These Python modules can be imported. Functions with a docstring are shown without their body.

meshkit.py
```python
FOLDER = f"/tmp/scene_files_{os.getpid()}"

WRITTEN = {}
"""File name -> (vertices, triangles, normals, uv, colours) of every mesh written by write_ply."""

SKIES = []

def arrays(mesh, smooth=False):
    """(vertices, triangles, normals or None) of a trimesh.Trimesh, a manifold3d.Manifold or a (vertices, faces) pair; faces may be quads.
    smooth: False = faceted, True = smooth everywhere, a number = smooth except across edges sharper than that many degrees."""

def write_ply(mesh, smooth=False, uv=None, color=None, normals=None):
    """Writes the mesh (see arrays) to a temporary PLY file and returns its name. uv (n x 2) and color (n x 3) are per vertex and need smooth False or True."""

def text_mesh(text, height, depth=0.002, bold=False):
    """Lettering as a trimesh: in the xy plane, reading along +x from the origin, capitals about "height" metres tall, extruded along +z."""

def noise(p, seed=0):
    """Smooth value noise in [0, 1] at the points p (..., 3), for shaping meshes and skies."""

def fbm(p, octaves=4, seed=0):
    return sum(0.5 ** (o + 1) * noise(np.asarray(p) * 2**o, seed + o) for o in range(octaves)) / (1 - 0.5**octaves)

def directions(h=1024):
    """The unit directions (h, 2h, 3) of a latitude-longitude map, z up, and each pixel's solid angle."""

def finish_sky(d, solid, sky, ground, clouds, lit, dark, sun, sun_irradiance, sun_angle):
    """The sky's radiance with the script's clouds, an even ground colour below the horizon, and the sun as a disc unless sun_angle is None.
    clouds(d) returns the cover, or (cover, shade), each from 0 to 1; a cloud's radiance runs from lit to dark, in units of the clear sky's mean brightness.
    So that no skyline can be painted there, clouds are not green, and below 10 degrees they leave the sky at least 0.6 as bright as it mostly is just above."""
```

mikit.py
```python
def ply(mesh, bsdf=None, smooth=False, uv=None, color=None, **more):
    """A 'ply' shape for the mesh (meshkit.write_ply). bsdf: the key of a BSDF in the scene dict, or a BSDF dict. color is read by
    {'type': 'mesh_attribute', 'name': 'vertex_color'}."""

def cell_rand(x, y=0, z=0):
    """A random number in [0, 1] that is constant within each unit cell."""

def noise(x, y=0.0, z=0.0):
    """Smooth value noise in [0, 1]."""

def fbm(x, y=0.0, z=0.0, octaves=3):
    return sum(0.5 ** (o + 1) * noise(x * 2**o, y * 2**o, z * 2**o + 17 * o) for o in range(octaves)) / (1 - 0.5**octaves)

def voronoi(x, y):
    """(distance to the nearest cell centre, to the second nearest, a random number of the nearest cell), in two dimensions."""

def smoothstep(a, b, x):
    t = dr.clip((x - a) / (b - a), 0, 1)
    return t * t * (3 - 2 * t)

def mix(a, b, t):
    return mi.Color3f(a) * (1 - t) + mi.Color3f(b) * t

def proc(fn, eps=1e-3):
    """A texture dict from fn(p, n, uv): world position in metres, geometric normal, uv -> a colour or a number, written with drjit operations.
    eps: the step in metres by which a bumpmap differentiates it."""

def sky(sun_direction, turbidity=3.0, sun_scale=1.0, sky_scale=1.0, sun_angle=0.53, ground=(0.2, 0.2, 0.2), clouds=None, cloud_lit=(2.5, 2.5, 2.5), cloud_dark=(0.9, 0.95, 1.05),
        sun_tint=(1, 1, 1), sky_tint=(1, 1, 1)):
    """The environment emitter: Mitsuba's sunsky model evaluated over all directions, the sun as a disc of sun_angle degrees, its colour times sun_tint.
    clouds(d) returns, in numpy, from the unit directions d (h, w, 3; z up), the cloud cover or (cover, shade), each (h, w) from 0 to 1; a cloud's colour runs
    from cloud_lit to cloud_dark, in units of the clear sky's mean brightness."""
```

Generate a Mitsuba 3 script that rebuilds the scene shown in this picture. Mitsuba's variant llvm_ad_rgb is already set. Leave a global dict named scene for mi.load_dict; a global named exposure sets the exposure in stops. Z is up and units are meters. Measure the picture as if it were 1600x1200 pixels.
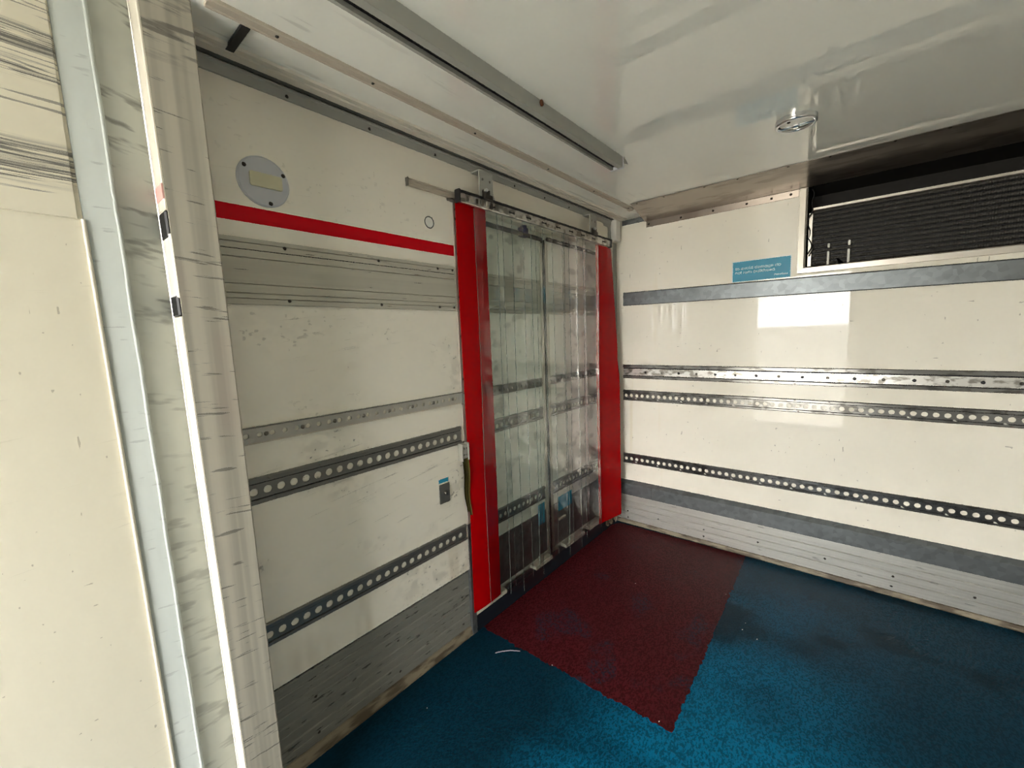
import math, random, numpy as np, trimesh, drjit as dr, mitsuba as mi, mikit
import manifold3d as m3
from shapely.geometry import Polygon, Point, box as sbox
from shapely.ops import unary_union
import meshkit
from mikit import noise, fbm, voronoi, smoothstep, mix, cell_rand

random.seed(7)
rng = np.random.default_rng(7)
T = mi.ScalarTransform4f
scene, labels = {}, {}

# ------------------------------------------------------------------ camera, sky, exposure
CAM = (-2.96004, -1.44430, 1.49223)
YAW, PITCH, ROLL = math.radians(40.2768), math.radians(-6.5377), math.radians(-2.0355)
FOV = 101.81
f_ = np.array([math.cos(YAW) * math.cos(PITCH), math.sin(YAW) * math.cos(PITCH), math.sin(PITCH)])
r_ = np.cross(f_, [0, 0, 1]); r_ /= np.linalg.norm(r_)
u_ = np.cross(r_, f_)
up_ = -math.sin(ROLL) * r_ + math.cos(ROLL) * u_
scene['camera'] = {'type': 'perspective', 'fov': FOV, 'fov_axis': 'x', 'near_clip': 0.02, 'far_clip': 200.0,
                   'to_world': T().look_at(origin=list(CAM), target=list(np.array(CAM) + f_), up=list(up_))}
scene['sky'] = mikit.sky([-0.5, -0.5, 0.7], turbidity=4, sun_scale=0.0, sky_scale=1.0, ground=(0.32, 0.31, 0.29),
                         clouds=lambda d: 1.0, cloud_lit=(2.53, 2.5, 2.42), cloud_dark=(2.0, 2.0, 2.0))
exposure = 6.37


# ------------------------------------------------------------------ helpers
def lin(*c):
    c = np.array(c, float) / 255
    return np.where(c <= 0.04045, c / 12.92, ((c + 0.055) / 1.055) ** 2.4)


def rgb(*c):
    return {'type': 'rgb', 'value': [float(x) for x in lin(*c)]}


def C(*c):
    return mi.Color3f(*[float(x) for x in lin(*c)])


def num(key):
    if key not in scene and key not in labels and not any(k.startswith(key + '__') for k in scene):
        return key
    n = 1
    while f'{key}_{n:03d}' in scene or f'{key}_{n:03d}' in labels or any(k.startswith(f'{key}_{n:03d}__') for k in scene):
        n += 1
    return f'{key}_{n:03d}'


def thing(name, label, cat, group=None):
    key = num(name)
    labels[key] = {'label': label, 'category': cat}
    if group:
        labels[key]['group'] = group
    return key


def obj(name, mesh, mat, parent=None, smooth=False, label=None, **kw):
    key = num(parent + '__' + name if parent else name)
    scene[key] = mikit.ply(mesh, mat, smooth=smooth, **kw)
    if label:
        labels[key] = {'label': label}
    return key


def one(name, mesh, mat, label, cat, group=None, smooth=False, **kw):
    key = thing(name, label, cat, group)
    scene[key] = mikit.ply(mesh, mat, smooth=smooth, **kw)
    return key


def struct(name, mesh, mat, label=None, smooth=False, **kw):
    key = num(name)
    scene[key] = mikit.ply(mesh, mat, smooth=smooth, **kw)
    labels[key] = {'kind': 'structure'}
    if label:
        labels[key]['label'] = label
    return key


_screw_cache = {}


def place(name, base, M, parent):
    """another entry of a ply dict under its own key, moved by the 4x4 matrix M"""
    key = num(parent + '__' + name)
    scene[key] = {**base, 'to_world': T(M.tolist())}
    return key


def cat(*ms):
    return trimesh.util.concatenate(list(ms))


def hull(pts):
    return trimesh.convex.convex_hull(np.asarray(pts, float))


def bx(a0, a1, b0, b1, c0, c1, r=0.0):
    """box, its edges chamfered by r"""
    a0, a1 = sorted((a0, a1)); b0, b1 = sorted((b0, b1)); c0, c1 = sorted((c0, c1))
    if r <= 0:
        m = trimesh.creation.box((a1 - a0, b1 - b0, c1 - c0))
        m.apply_translation(((a0 + a1) / 2, (b0 + b1) / 2, (c0 + c1) / 2))
        return m
    P = []
    for i, x in enumerate((a0, a1)):
        for j, y in enumerate((b0, b1)):
            for k, z in enumerate((c0, c1)):
                sx, sy, sz = (r if i == 0 else -r), (r if j == 0 else -r), (r if k == 0 else -r)
                P += [(x, y + sy, z + sz), (x + sx, y, z + sz), (x + sx, y + sy, z)]
    return hull(P)


def ext(poly, d):
    """extrude a shapely polygon (with holes) from 0 to d along the third axis"""
    gs = getattr(poly, 'geoms', [poly])
    return cat(*[trimesh.creation.extrude_polygon(g, d, engine='earcut') for g in gs])


# local wall coordinates (u along, v up, w out of the wall) -> world
def M4(cu, cv, cw, o=(0, 0, 0)):
    M = np.eye(4)
    M[:3, 0], M[:3, 1], M[:3, 2], M[:3, 3] = cu, cv, cw, o
    return M


MA = M4((1, 0, 0), (0, 0, 1), (0, -1, 0))          # side wall: u = x, v = z, w = -y
MB = M4((0, -1, 0), (0, 0, 1), (-1, 0, 0))         # bulkhead: u = -y, v = z, w = -x
H = 2.30
MC = M4((1, 0, 0), (0, -1, 0), (0, 0, -1), (0, 0, H))   # ceiling: u = x, v = -y, w down
MD = M4((1, 0, 0), (0, 0, 1), (0, -1, 0), (0, 0.04, 0))  # side doors behind the curtain


def on(M, mesh):
    m = mesh.copy()
    m.apply_transform(M)
    return m


def along(profile, u0, u1):
    """a profile polygon in (v, w) run along u"""
    m = ext(Polygon(profile), u1 - u0)          # (v, w, t)
    P = np.zeros((4, 4)); P[3, 3] = 1
    P[0, 2] = 1; P[1, 0] = 1; P[2, 1] = 1       # (v,w,t) -> (t,v,w)
    m.apply_transform(P)
    m.apply_translation((u0, 0, 0))
    return m


def lathe(profile, seg=24):
    """(r, h) profile turned about the third axis"""
    m = trimesh.creation.revolve(np.array(profile, float), sections=seg)
    if m.volume < 0:
        m.invert()
    return m


def tube(path, r, seg=8):
    path = np.asarray(path, float)
    ring = []
    n = len(path)
    for i in range(n):
        d = path[min(i + 1, n - 1)] - path[max(i - 1, 0)]
        d /= np.linalg.norm(d)
        a = np.cross(d, [0.31, 0.17, 0.93]); a /= np.linalg.norm(a)
        b = np.cross(d, a)
        t = np.arange(seg) * 2 * np.pi / seg
        ring.append(path[i] + r * (np.cos(t)[:, None] * a + np.sin(t)[:, None] * b))
    V = np.vstack(ring + [path[:1], path[-1:]])
    F = []
    for i in range(n - 1):
        for k in range(seg):
            p, q = i * seg + k, i * seg + (k + 1) % seg
            F += [(p, q, q + seg), (p, q + seg, p + seg)]
    for k in range(seg):
        F += [(n * seg, (k + 1) % seg, k), (n * seg + 1, (n - 1) * seg + k, (n - 1) * seg + (k + 1) % seg)]
    m = trimesh.Trimesh(V, F, process=False)
    m.fix_normals()
    return m


def sheet(P):
    """a grid of points (n, m, 3) as one surface"""
    n, m = P.shape[:2]
    i = np.arange(n * m).reshape(n, m)
    q = np.stack([i[:-1, :-1], i[1:, :-1], i[1:, 1:], i[:-1, 1:]], -1).reshape(-1, 4)
    return trimesh.Trimesh(P.reshape(-1, 3), np.vstack([q[:, [0, 1, 2]], q[:, [0, 2, 3]]]), process=False)


def spline(xs, ys, t):
    from scipy.interpolate import PchipInterpolator
    return PchipInterpolator(xs, ys)(t)


# ------------------------------------------------------------------ materials
def tex(fn, eps=1e-3):
    return mikit.proc(fn, eps)


def plastic(key, refl, alpha=0.1, ior=1.4):
    scene[key] = {'type': 'roughplastic', 'distribution': 'ggx', 'alpha': alpha, 'int_ior': ior, 'diffuse_reflectance': refl}


def princ(key, col, rough=0.4, metal=0.0, spec=0.5, **kw):
    scene[key] = {'type': 'principled', 'base_color': col, 'roughness': rough, 'metallic': metal, 'specular': spec, **kw}


def streaks(a, b, fa, fb, lo, hi, seed=0.0):
    """thin streaks along a"""
    return smoothstep(lo, hi, fbm(a * fa + seed, b * fb, seed, octaves=3))


def f_wall_side(p, n, uv):
    base = mix(C(248, 243, 229), C(243, 237, 221), fbm(p.x * 1.3, p.z * 1.1, 3.0))
    low = smoothstep(1.75, 1.2, p.z)
    grime = fbm(p.x * 3.1, p.z * 5, 5.0)
    fleck = smoothstep(0.72, 0.80, fbm(p.x * 55, p.z * 80, 9.0)) * smoothstep(0.5, 0.68, grime) * (0.15 + 0.5 * low)
    haze = smoothstep(0.45, 0.75, grime) * smoothstep(0.4, 0.7, fbm(p.x * 24, p.z * 30, 2.0)) * 0.22 * low
    scr = streaks(p.x + p.z * 0.25, p.z - p.x * 0.12, 5, 260, 0.78, 0.84, 2.0) * smoothstep(0.5, 0.6, noise(p.x * 4, p.z * 4, 6.0)) * (0.1 + 0.35 * low)
    dirt = dr.clip(fleck + haze + scr, 0, 0.7)
    rust = smoothstep(0.55, 0.8, fbm(p.x * 11, p.z * 2.5, 8.0)) * smoothstep(0.66, 0.36, p.z) * 0.25
    return mix(mix(base, C(124, 118, 98), dirt), C(170, 150, 110), rust)


def f_wall_front(p, n, uv):
    base = mix(C(233, 228, 214), C(228, 223, 208), fbm(p.y * 1.1, p.z * 1.4, 1.0))
    drip = smoothstep(0.62, 0.8, fbm(p.y * 26, p.z * 1.2, 4.0)) * smoothstep(-0.55, 0.0, p.y) * 0.3
    sp = smoothstep(0.965, 0.98, noise(p.y * 55, p.z * 55, 2.0)) * 0.5
    return mix(mix(base, C(214, 200, 160), drip), C(120, 112, 96), sp)


def f_ceiling(p, n, uv):
    base = mix(C(236, 236, 227), C(230, 230, 221), fbm(p.x * 1.2, p.y * 1.2, 2.0))
    side = smoothstep(-0.5, -0.3, p.y)
    sc = streaks(p.x, p.y, 5, 40, 0.7, 0.82, 4.0) * 0.2 * side
    return mix(base, C(120, 116, 106), sc)


def f_near(p, n, uv):
    """cream lining near the camera; the plate at its top carries rub marks along its length"""
    base = mix(C(242, 236, 215), C(237, 230, 208), fbm(p.x * 3, p.z * 2, 1.0))
    z = p.z + 0.006 * (noise(p.x * 9, p.z * 3, 1.0) - 0.5)
    top = smoothstep(1.772, 1.778, p.z)
    heavy = (smoothstep(0.028, 0.012, dr.abs(z - 2.118)) * smoothstep(0.35, 0.5, fbm(p.x * 9, z * 170, 1.0))
             + smoothstep(0.024, 0.010, dr.abs(z - 2.057)) * smoothstep(0.45, 0.6, fbm(p.x * 12, z * 260, 2.0))
             + smoothstep(0.050, 0.030, dr.abs(z - 1.877)) * smoothstep(0.33, 0.5, fbm(p.x * 7, z * 210, 3.0)))
    light = streaks(p.x, z, 5, 170, 0.68, 0.78, 7.0) * 0.7
    fine = smoothstep(0.30, 0.62, fbm(p.x * 5, z * 520, 4.0))
    marks = dr.clip(heavy * (0.25 + 0.75 * fine) + light, 0, 1) * top * 0.86
    q = p.z - 0.429 - (p.x + 2.93) * 0.42 + 0.01 * (noise(p.x * 30, 0.0, 1.0) - 0.5)
    crease = smoothstep(0.004, 0.0012, dr.abs(q)) * smoothstep(-2.89, -2.905, p.x)
    low = (1 - top) * (streaks(p.x, p.z - p.x * 0.1, 6, 160, 0.80, 0.86, 6.0) * 0.10 + smoothstep(0.962, 0.975, noise(p.x * 75, p.z * 75, 4.0)) * 0.5 + crease * 0.6)
    return mix(mix(base, C(84, 84, 84), marks), C(150, 140, 112), low)


def f_profile(p, n, uv):
    base = mix(C(208, 213, 207), C(198, 204, 199), fbm(p.x * 14, p.z * 4, 1.0))
    return mix(base, C(120, 124, 122), streaks(p.x, p.z, 20, 90, 0.72, 0.84, 3.0) * 0.3)


def f_profile_worn(p, n, uv):
    base = mix(C(212, 214, 204), C(190, 193, 184), fbm(p.x * 10, p.z * 16, 2.0))
    top = smoothstep(1.2, 2.3, p.z)
    m = streaks(p.x, p.z + p.x * 0.15, 16, 60, 0.56, 0.78, 5.0) * (0.3 + 0.45 * top)
    return mix(base, C(84, 84, 76), m)


def f_post(p, n, uv):
    base = mix(C(212, 205, 188), C(186, 180, 164), smoothstep(0.3, 0.7, fbm(p.x * 45, p.z * 0.7, 1.0)))
    pink = smoothstep(0.6, 0.85, fbm(p.x * 8, p.z * 3, 4.0)) * 0.25
    scr = streaks(p.x, p.z + p.x * 0.1, 14, 150, 0.70, 0.80, 3.0) * 0.65 + smoothstep(0.10, 0.03, dr.abs(p.z - 2.22)) * streaks(p.x, p.z, 10, 90, 0.5, 0.7, 8.0) * 0.7
    return mix(mix(base, C(188, 160, 150), pink), C(92, 88, 80), dr.clip(scr, 0, 0.8))


def f_galv(p, n, uv):
    a, b, c = voronoi((p.x + p.y) * 42, p.z * 42)
    g = 0.5 * c + 0.5 * fbm((p.x + p.y) * 9, p.z * 20, 1.0)
    return mix(C(98, 102, 103), C(128, 133, 134), g)


def f_alu(p, n, uv):
    s = fbm((p.x + p.y) * 2.5, p.z * 260, 1.0)
    d = smoothstep(0.76, 0.84, fbm((p.x + p.y) * 14, p.z * 60, 3.0)) * 0.45
    return mix(mix(C(206, 204, 196), C(226, 224, 216), s), C(120, 117, 108), d)


def f_grey_board(p, n, uv):
    s = fbm(p.x * 2.2, p.z * 120, 1.0)
    d = smoothstep(0.80, 0.86, fbm(p.x * 14, p.z * 150, 3.0)) * 0.7
    return mix(mix(C(194, 190, 175), C(206, 202, 186), s), C(70, 66, 58), d)


def f_kick(p, n, uv):
    s = fbm(p.x * 2.2, p.z * 120, 1.0)
    d = smoothstep(0.72, 0.80, fbm(p.x * 20, p.z * 110, 3.0)) * 0.8
    return mix(mix(C(132, 132, 124), C(146, 146, 137), s), C(46, 45, 42), d)


def f_rail(p, n, uv):
    d = smoothstep(0.5, 0.75, fbm((p.x + p.y) * 20, p.z * 40, 1.0))
    return mix(C(124, 123, 120), C(84, 82, 78), d)


def f_track_bright(p, n, uv):
    d = smoothstep(0.42, 0.7, fbm((p.x + p.y) * 34, p.z * 60, 1.0))
    return mix(C(205, 203, 198), C(140, 136, 128), d)


def f_floor(p, n, uv):
    h = f_floor_bump(p, n, uv)
    b = mix(C(4, 70, 97), C(6, 98, 134), smoothstep(0.3, 0.66, h))  # bump shading put into the colour: hollows darker, crests lighter
    lit_pool = smoothstep(1.0, 0.25, dr.sqrt(dr.square((p.x + 1.75) / 1.5) + dr.square((p.y + 1.15) / 0.75)) + 0.5 * (fbm(p.x * 2.5, p.y * 2.5, 4.0) - 0.5))  # pool of daylight painted into the middle of the floor
    d = dr.clip((1 - lit_pool) * 0.80 + smoothstep(0.5, 0.8, fbm(p.x * 4, p.y * 2.5, 6.0)) * 0.35 + smoothstep(-0.9, -0.2, p.y) * 0.25, 0, 0.92)  # painted shade outside the pool and towards the side wall, plus patchy dirt
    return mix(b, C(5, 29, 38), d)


def f_maroon(p, n, uv):
    h = f_floor_bump(p, n, uv)
    b = mix(C(52, 14, 18), C(76, 21, 28), smoothstep(0.3, 0.66, h) * (0.5 + 0.5 * fbm(p.x * 4, p.y * 4, 2.0)))  # bump shading in the colour here too, varied at random
    worn = smoothstep(0.66, 0.76, fbm(p.x * 7, p.y * 7, 5.0)) * smoothstep(0.45, 0.65, noise(p.x * 150, p.y * 150, 1.0)) * 0.6
    return mix(b, C(14, 46, 60), worn)


def f_floor_bump(p, n, uv):
    return 0.6 * noise(p.x * 120, p.y * 190, 0.0) + 0.4 * noise(p.x * 260, p.y * 330, 3.0)


def f_edging(p, n, uv):
    return mix(C(150, 140, 118), C(96, 84, 66), smoothstep(0.35, 0.7, fbm((p.x + p.y) * 13, p.z * 50, 2.0)))


def f_plate(p, n, uv):
    d = smoothstep(0.45, 0.75, fbm(p.x * 26, p.y * 9, 2.0)) * 0.45
    return mix(C(160, 151, 142), C(112, 100, 91), d)


def f_door(p, n, uv):
    base = C(243, 241, 230)
    sm = smoothstep(0.6, 0.8, fbm(p.x * 12, p.z * 20, 2.0)) * 0.4
    return mix(base, C(120, 118, 104), sm)


def strip_dirt(p):
    """how much the grime on the clear strips holds back"""
    low = smoothstep(0.65, 0.15, p.z) * 0.22
    band = smoothstep(0.09, 0.02, dr.abs(p.z - 1.04)) + smoothstep(0.05, 0.02, dr.abs(p.z - 1.24)) + 0.6 * smoothstep(0.08, 0.02, dr.abs(p.z - 0.53))
    sm = band * 0.5 * smoothstep(0.45, 0.75, fbm(p.x * 14, p.z * 20, 1.0)) + 0.25 * smoothstep(0.62, 0.8, fbm(p.x * 20, p.z * 24, 4.0))
    sc = streaks(p.x, p.z, 8, 110, 0.68, 0.8, 3.0) * 0.2
    return 1 - dr.clip(0.02 + low + sm + sc, 0, 0.75)


def f_clear_green(p, n, uv):
    return mi.Color3f(0.93, 0.975, 0.955) * strip_dirt(p)


def f_clear_lilac(p, n, uv):
    return mi.Color3f(0.975, 0.95, 0.965) * strip_dirt(p)


def f_red(p, n, uv):
    return mix(C(186, 1, 8), C(160, 0, 5), fbm(p.x * 6, p.z * 3, 1.0))


plastic('m_wall_side', tex(f_wall_side), 0.13)
scene['m_wall_front'] = {'type': 'plastic', 'int_ior': 1.40, 'diffuse_reflectance': tex(f_wall_front)}
scene['m_ceiling'] = {'type': 'plastic', 'int_ior': 1.68, 'diffuse_reflectance': tex(f_ceiling)}
plastic('m_near', tex(f_near), 0.25)
plastic('m_profile', tex(f_profile), 0.3)
plastic('m_profile_worn', tex(f_profile_worn), 0.3)
plastic('m_post', tex(f_post), 0.3, 1.6)
plastic('m_white', rgb(238, 236, 228), 0.15)
plastic('m_bright_edge', rgb(247, 240, 222), 0.3)
princ('m_galv', tex(f_galv), 0.38, 0.75)
princ('m_alu', tex(f_alu), 0.34, 0.75)
plastic('m_grey_board', tex(f_grey_board), 0.25)
plastic('m_kick', tex(f_kick), 0.25)
princ('m_rail', tex(f_rail), 0.2, 0.9)
princ('m_track_grey', rgb(168, 165, 156), 0.35, 0.35)
princ('m_rail_grey', rgb(112, 111, 106), 0.35, 0.6)
princ('m_track', tex(f_track_bright), 0.27, 0.9)
princ('m_dark_metal', rgb(52, 52, 52), 0.4, 0.5)
plastic('m_black', rgb(24, 24, 26), 0.2)
princ('m_screw', rgb(120, 116, 108), 0.3, 0.9)
princ('m_screw_dark', rgb(60, 56, 50), 0.4, 0.6)
princ('m_chrome', rgb(225, 225, 225), 0.08, 1.0)
plastic('m_grey_paint', rgb(176, 176, 168), 0.2)
plastic('m_light_grey', rgb(212, 214, 218), 0.25)
plastic('m_lens', rgb(214, 210, 180), 0.15)
plastic('m_tape', rgb(205, 8, 26), 0.2, 1.25)
plastic('m_red', tex(f_red), 0.12, 1.2)
plastic('m_edging', tex(f_edging), 0.3)
princ('m_plate', tex(f_plate), 0.25, 0.9)
plastic('m_door', tex(f_door), 0.15)
plastic('m_teal', rgb(52, 150, 180), 0.15)
plastic('m_print', rgb(214, 236, 240), 0.3)
plastic('m_navy', rgb(20, 30, 42), 0.3)
plastic('m_blue_part', rgb(40, 44, 92), 0.3)
plastic('m_webbing', rgb(96, 86, 30), 0.5)
plastic('m_brown', rgb(96, 52, 22), 0.3)
princ('m_coil', rgb(92, 90, 87), 0.34, 0.6)
plastic('m_recess', rgb(44, 42, 39), 0.3)
princ('m_frame', rgb(196, 190, 178), 0.32, 0.6)
plastic('m_dull', rgb(214, 213, 206), 0.3)
plastic('m_brownish', rgb(200, 190, 173), 0.2)
plastic('m_cornice', rgb(230, 224, 210), 0.2)
plastic('m_pink', rgb(250, 196, 186), 0.3)
plastic('m_yard', rgb(206, 202, 192), 0.4)
plastic('m_building', rgb(170, 168, 160), 0.3)
scene['m_strip_edge'] = {'type': 'twosided', 'bsdf': {'type': 'roughplastic', 'alpha': 0.15, 'diffuse_reflectance': rgb(104, 114, 108)}}
plastic('m_offcut', rgb(132, 128, 138), 0.3)
plastic('m_cable', rgb(16, 15, 15), 0.3)
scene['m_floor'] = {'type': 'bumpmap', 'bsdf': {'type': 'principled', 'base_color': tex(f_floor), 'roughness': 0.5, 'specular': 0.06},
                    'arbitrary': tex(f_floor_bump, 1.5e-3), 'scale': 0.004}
scene['m_maroon'] = {'type': 'bumpmap', 'bsdf': {'type': 'principled', 'base_color': tex(f_maroon), 'roughness': 0.5, 'specular': 0.06},
                     'arbitrary': tex(f_floor_bump, 1.5e-3), 'scale': 0.004}
for nm, fn in (('m_clear_green', f_clear_green), ('m_clear_lilac', f_clear_lilac)):
    scene[nm] = {'type': 'thindielectric', 'int_ior': 1.50, 'specular_transmittance': tex(fn)}

# ------------------------------------------------------------------ the setting
XR = -4.65           # rear end of the body
YW = -2.45           # far side wall
OY0, OY1, OZ = 0.06, 1.27, 2.24     # its open rear door
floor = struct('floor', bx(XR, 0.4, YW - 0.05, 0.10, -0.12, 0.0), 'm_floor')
# painted patch on the floor in front of the side door, with a brushed edge
edge = []
cor = [(-1.56, 0.005), (-1.54, -0.964), (-0.02, -0.916), (-0.04, -0.05), (-0.10, 0.0)]
rr = np.random.default_rng(3)
for (a, b) in zip(cor, cor[1:] + cor[:1]):
    n_ = max(3, int(np.hypot(b[0] - a[0], b[1] - a[1]) / 0.012))
    for k in range(n_):
        t = k / n_
        x, y = a[0] + (b[0] - a[0]) * t, a[1] + (b[1] - a[1]) * t
        if -0.95 < y < -0.03 or k > 0:
            x += rr.normal(0, 0.0035); y += rr.normal(0, 0.0035)
        edge.append((x, min(y, 0.006)))
patch = ext(Polygon(edge).buffer(0), 0.0008)
obj('painted_patch', patch, 'm_maroon', floor, label='dark red painted patch on the blue floor')

ceil = struct('ceiling', bx(XR, 0.4, YW - 0.05, 0.10, H, H + 0.08), 'm_ceiling')

# side wall with the curtained doorway: panel, strip above the door, corner post
wall_l = cat(bx(-2.625, -1.625, 0.0, 0.09, 0.352, H), bx(-2.625, -1.625, 0.02, 0.09, 0.0, 0.352),
             bx(-1.625, 0.0, 0.0, 0.09, 2.095, H), bx(-0.055, 0.0, 0.0, 0.09, 0.0, 2.095), bx(-1.625, 0.0, 0.075, 0.09, 0.0, 2.095))
wall_left = struct('wall_left', wall_l, 'm_wall_side')

# bulkhead with the cooler opening
op = Polygon([(-0.1, 0), (2.6, 0), (2.6, H), (-0.1, H)]).difference(sbox(1.165, 1.815, 2.30, 2.275))
wf = ext(op, 0.03)
wf.apply_translation((0, 0, -0.03))
wall_front = struct('wall_front', on(MB, wf), 'm_wall_front')
struct('wall_right', bx(XR, 0.4, YW - 0.05, YW, 0.0, H), 'm_dull')
# unseen rear end, placed to balance the daylight; closed leaf added to narrow it
wb = sbox(0.0, 0.0, 2.5, H).difference(sbox(OY0, 0.0, OY1, OZ))
wbm = ext(wb, 0.05)
struct('wall_back', on(M4((0, -1, 0), (0, 0, 1), (-1, 0, 0), (XR, 0, 0)), wbm), 'm_dull')
struct('yard', bx(-60, 40, -50, 50, -1.2, -1.05), 'm_yard', 'grey yard surface')


def lean(m, k, z0=1.3):
    m = m.copy()
    m.vertices[:, 0] += -(m.vertices[:, 2] - z0) * k
    return m


# cream lining beside the camera: it stands a little further into the body than the side wall beyond the post
F = -0.14


def upright(pts, z0=0.0, z1=H):
    """hull of a plan outline between two heights"""
    return hull([(x, y, z) for x, y in pts for z in (z0, z1)])


near = struct('wall_near_left', lean(bx(XR, -2.829, F, 0.0, 0.0, H), 0.0145, 1.32), 'm_near')
obj('scuff_plate', bx(-3.9, -2.8435, F - 0.004, F + 0.002, 1.775, H - 0.01, 0.001), 'm_near', near, label='cream plate with black rub marks along its top')
obj('sealant_bead', lean(tube([(-2.829, F - 0.003, z) for z in np.linspace(0, 1.775, 40)], 0.004), 0.0145, 1.32), 'm_bright_edge', near, label='white sealant bead', smooth=True)

# grey upright profile between the lining and the post
g = thing('grey_upright_profile', 'light grey painted upright profile with a raised seam beside the cream lining', 'door frame')
obj('front_flange', lean(upright([(-2.8285, F), (-2.7765, F - 0.011), (-2.7765, F + 0.04), (-2.8285, F + 0.04)]), 0.0145, 1.32), 'm_profile', g)
pts = [(-2.775 + 0.0005 * math.sin(z * 23) + 0.0009 * (meshkit.noise([z * 45, 0.3, 0.1]) - 0.5), F - 0.012 + 0.0014 * (meshkit.noise([z * 60, 2.3, 0.1]) - 0.5), z) for z in np.linspace(0, H, 300)]
obj('seam', lean(tube(pts, 0.0042), 0.0125, 1.32), 'm_profile', g, smooth=True, label='raised paint seam')
obj('side_flange', lean(upright([(-2.774, F - 0.010), (-2.699, F + 0.003), (-2.699, F + 0.04), (-2.774, F + 0.04)]), 0.0145, 1.32), 'm_profile_worn', g, label='worn grey flange with dark scratches')

# scratched aluminium post; its rear edge faces the daylight
p_ = thing('door_post', 'scratched aluminium door post with a bright white edge, nearest upright to the load rails', 'door post')
body = ext(Polygon([(-2.6915, F - 0.0605), (-2.6015, F - 0.0605), (-2.598, F - 0.056), (-2.598, -0.001), (-2.6915, -0.001)]), H)
body.vertices[:, 0] -= (body.vertices[:, 2] - 1.32) * np.where(body.vertices[:, 0] < -2.65, 0.0145, 0.0085)
obj('post_body', body, 'm_post', p_)


def edge_piece(z0, z1):
    return lean(bx(-2.6968, -2.690, F - 0.0605, F + 0.001, z0, z1, 0.002), 0.0145, 1.32)


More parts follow.
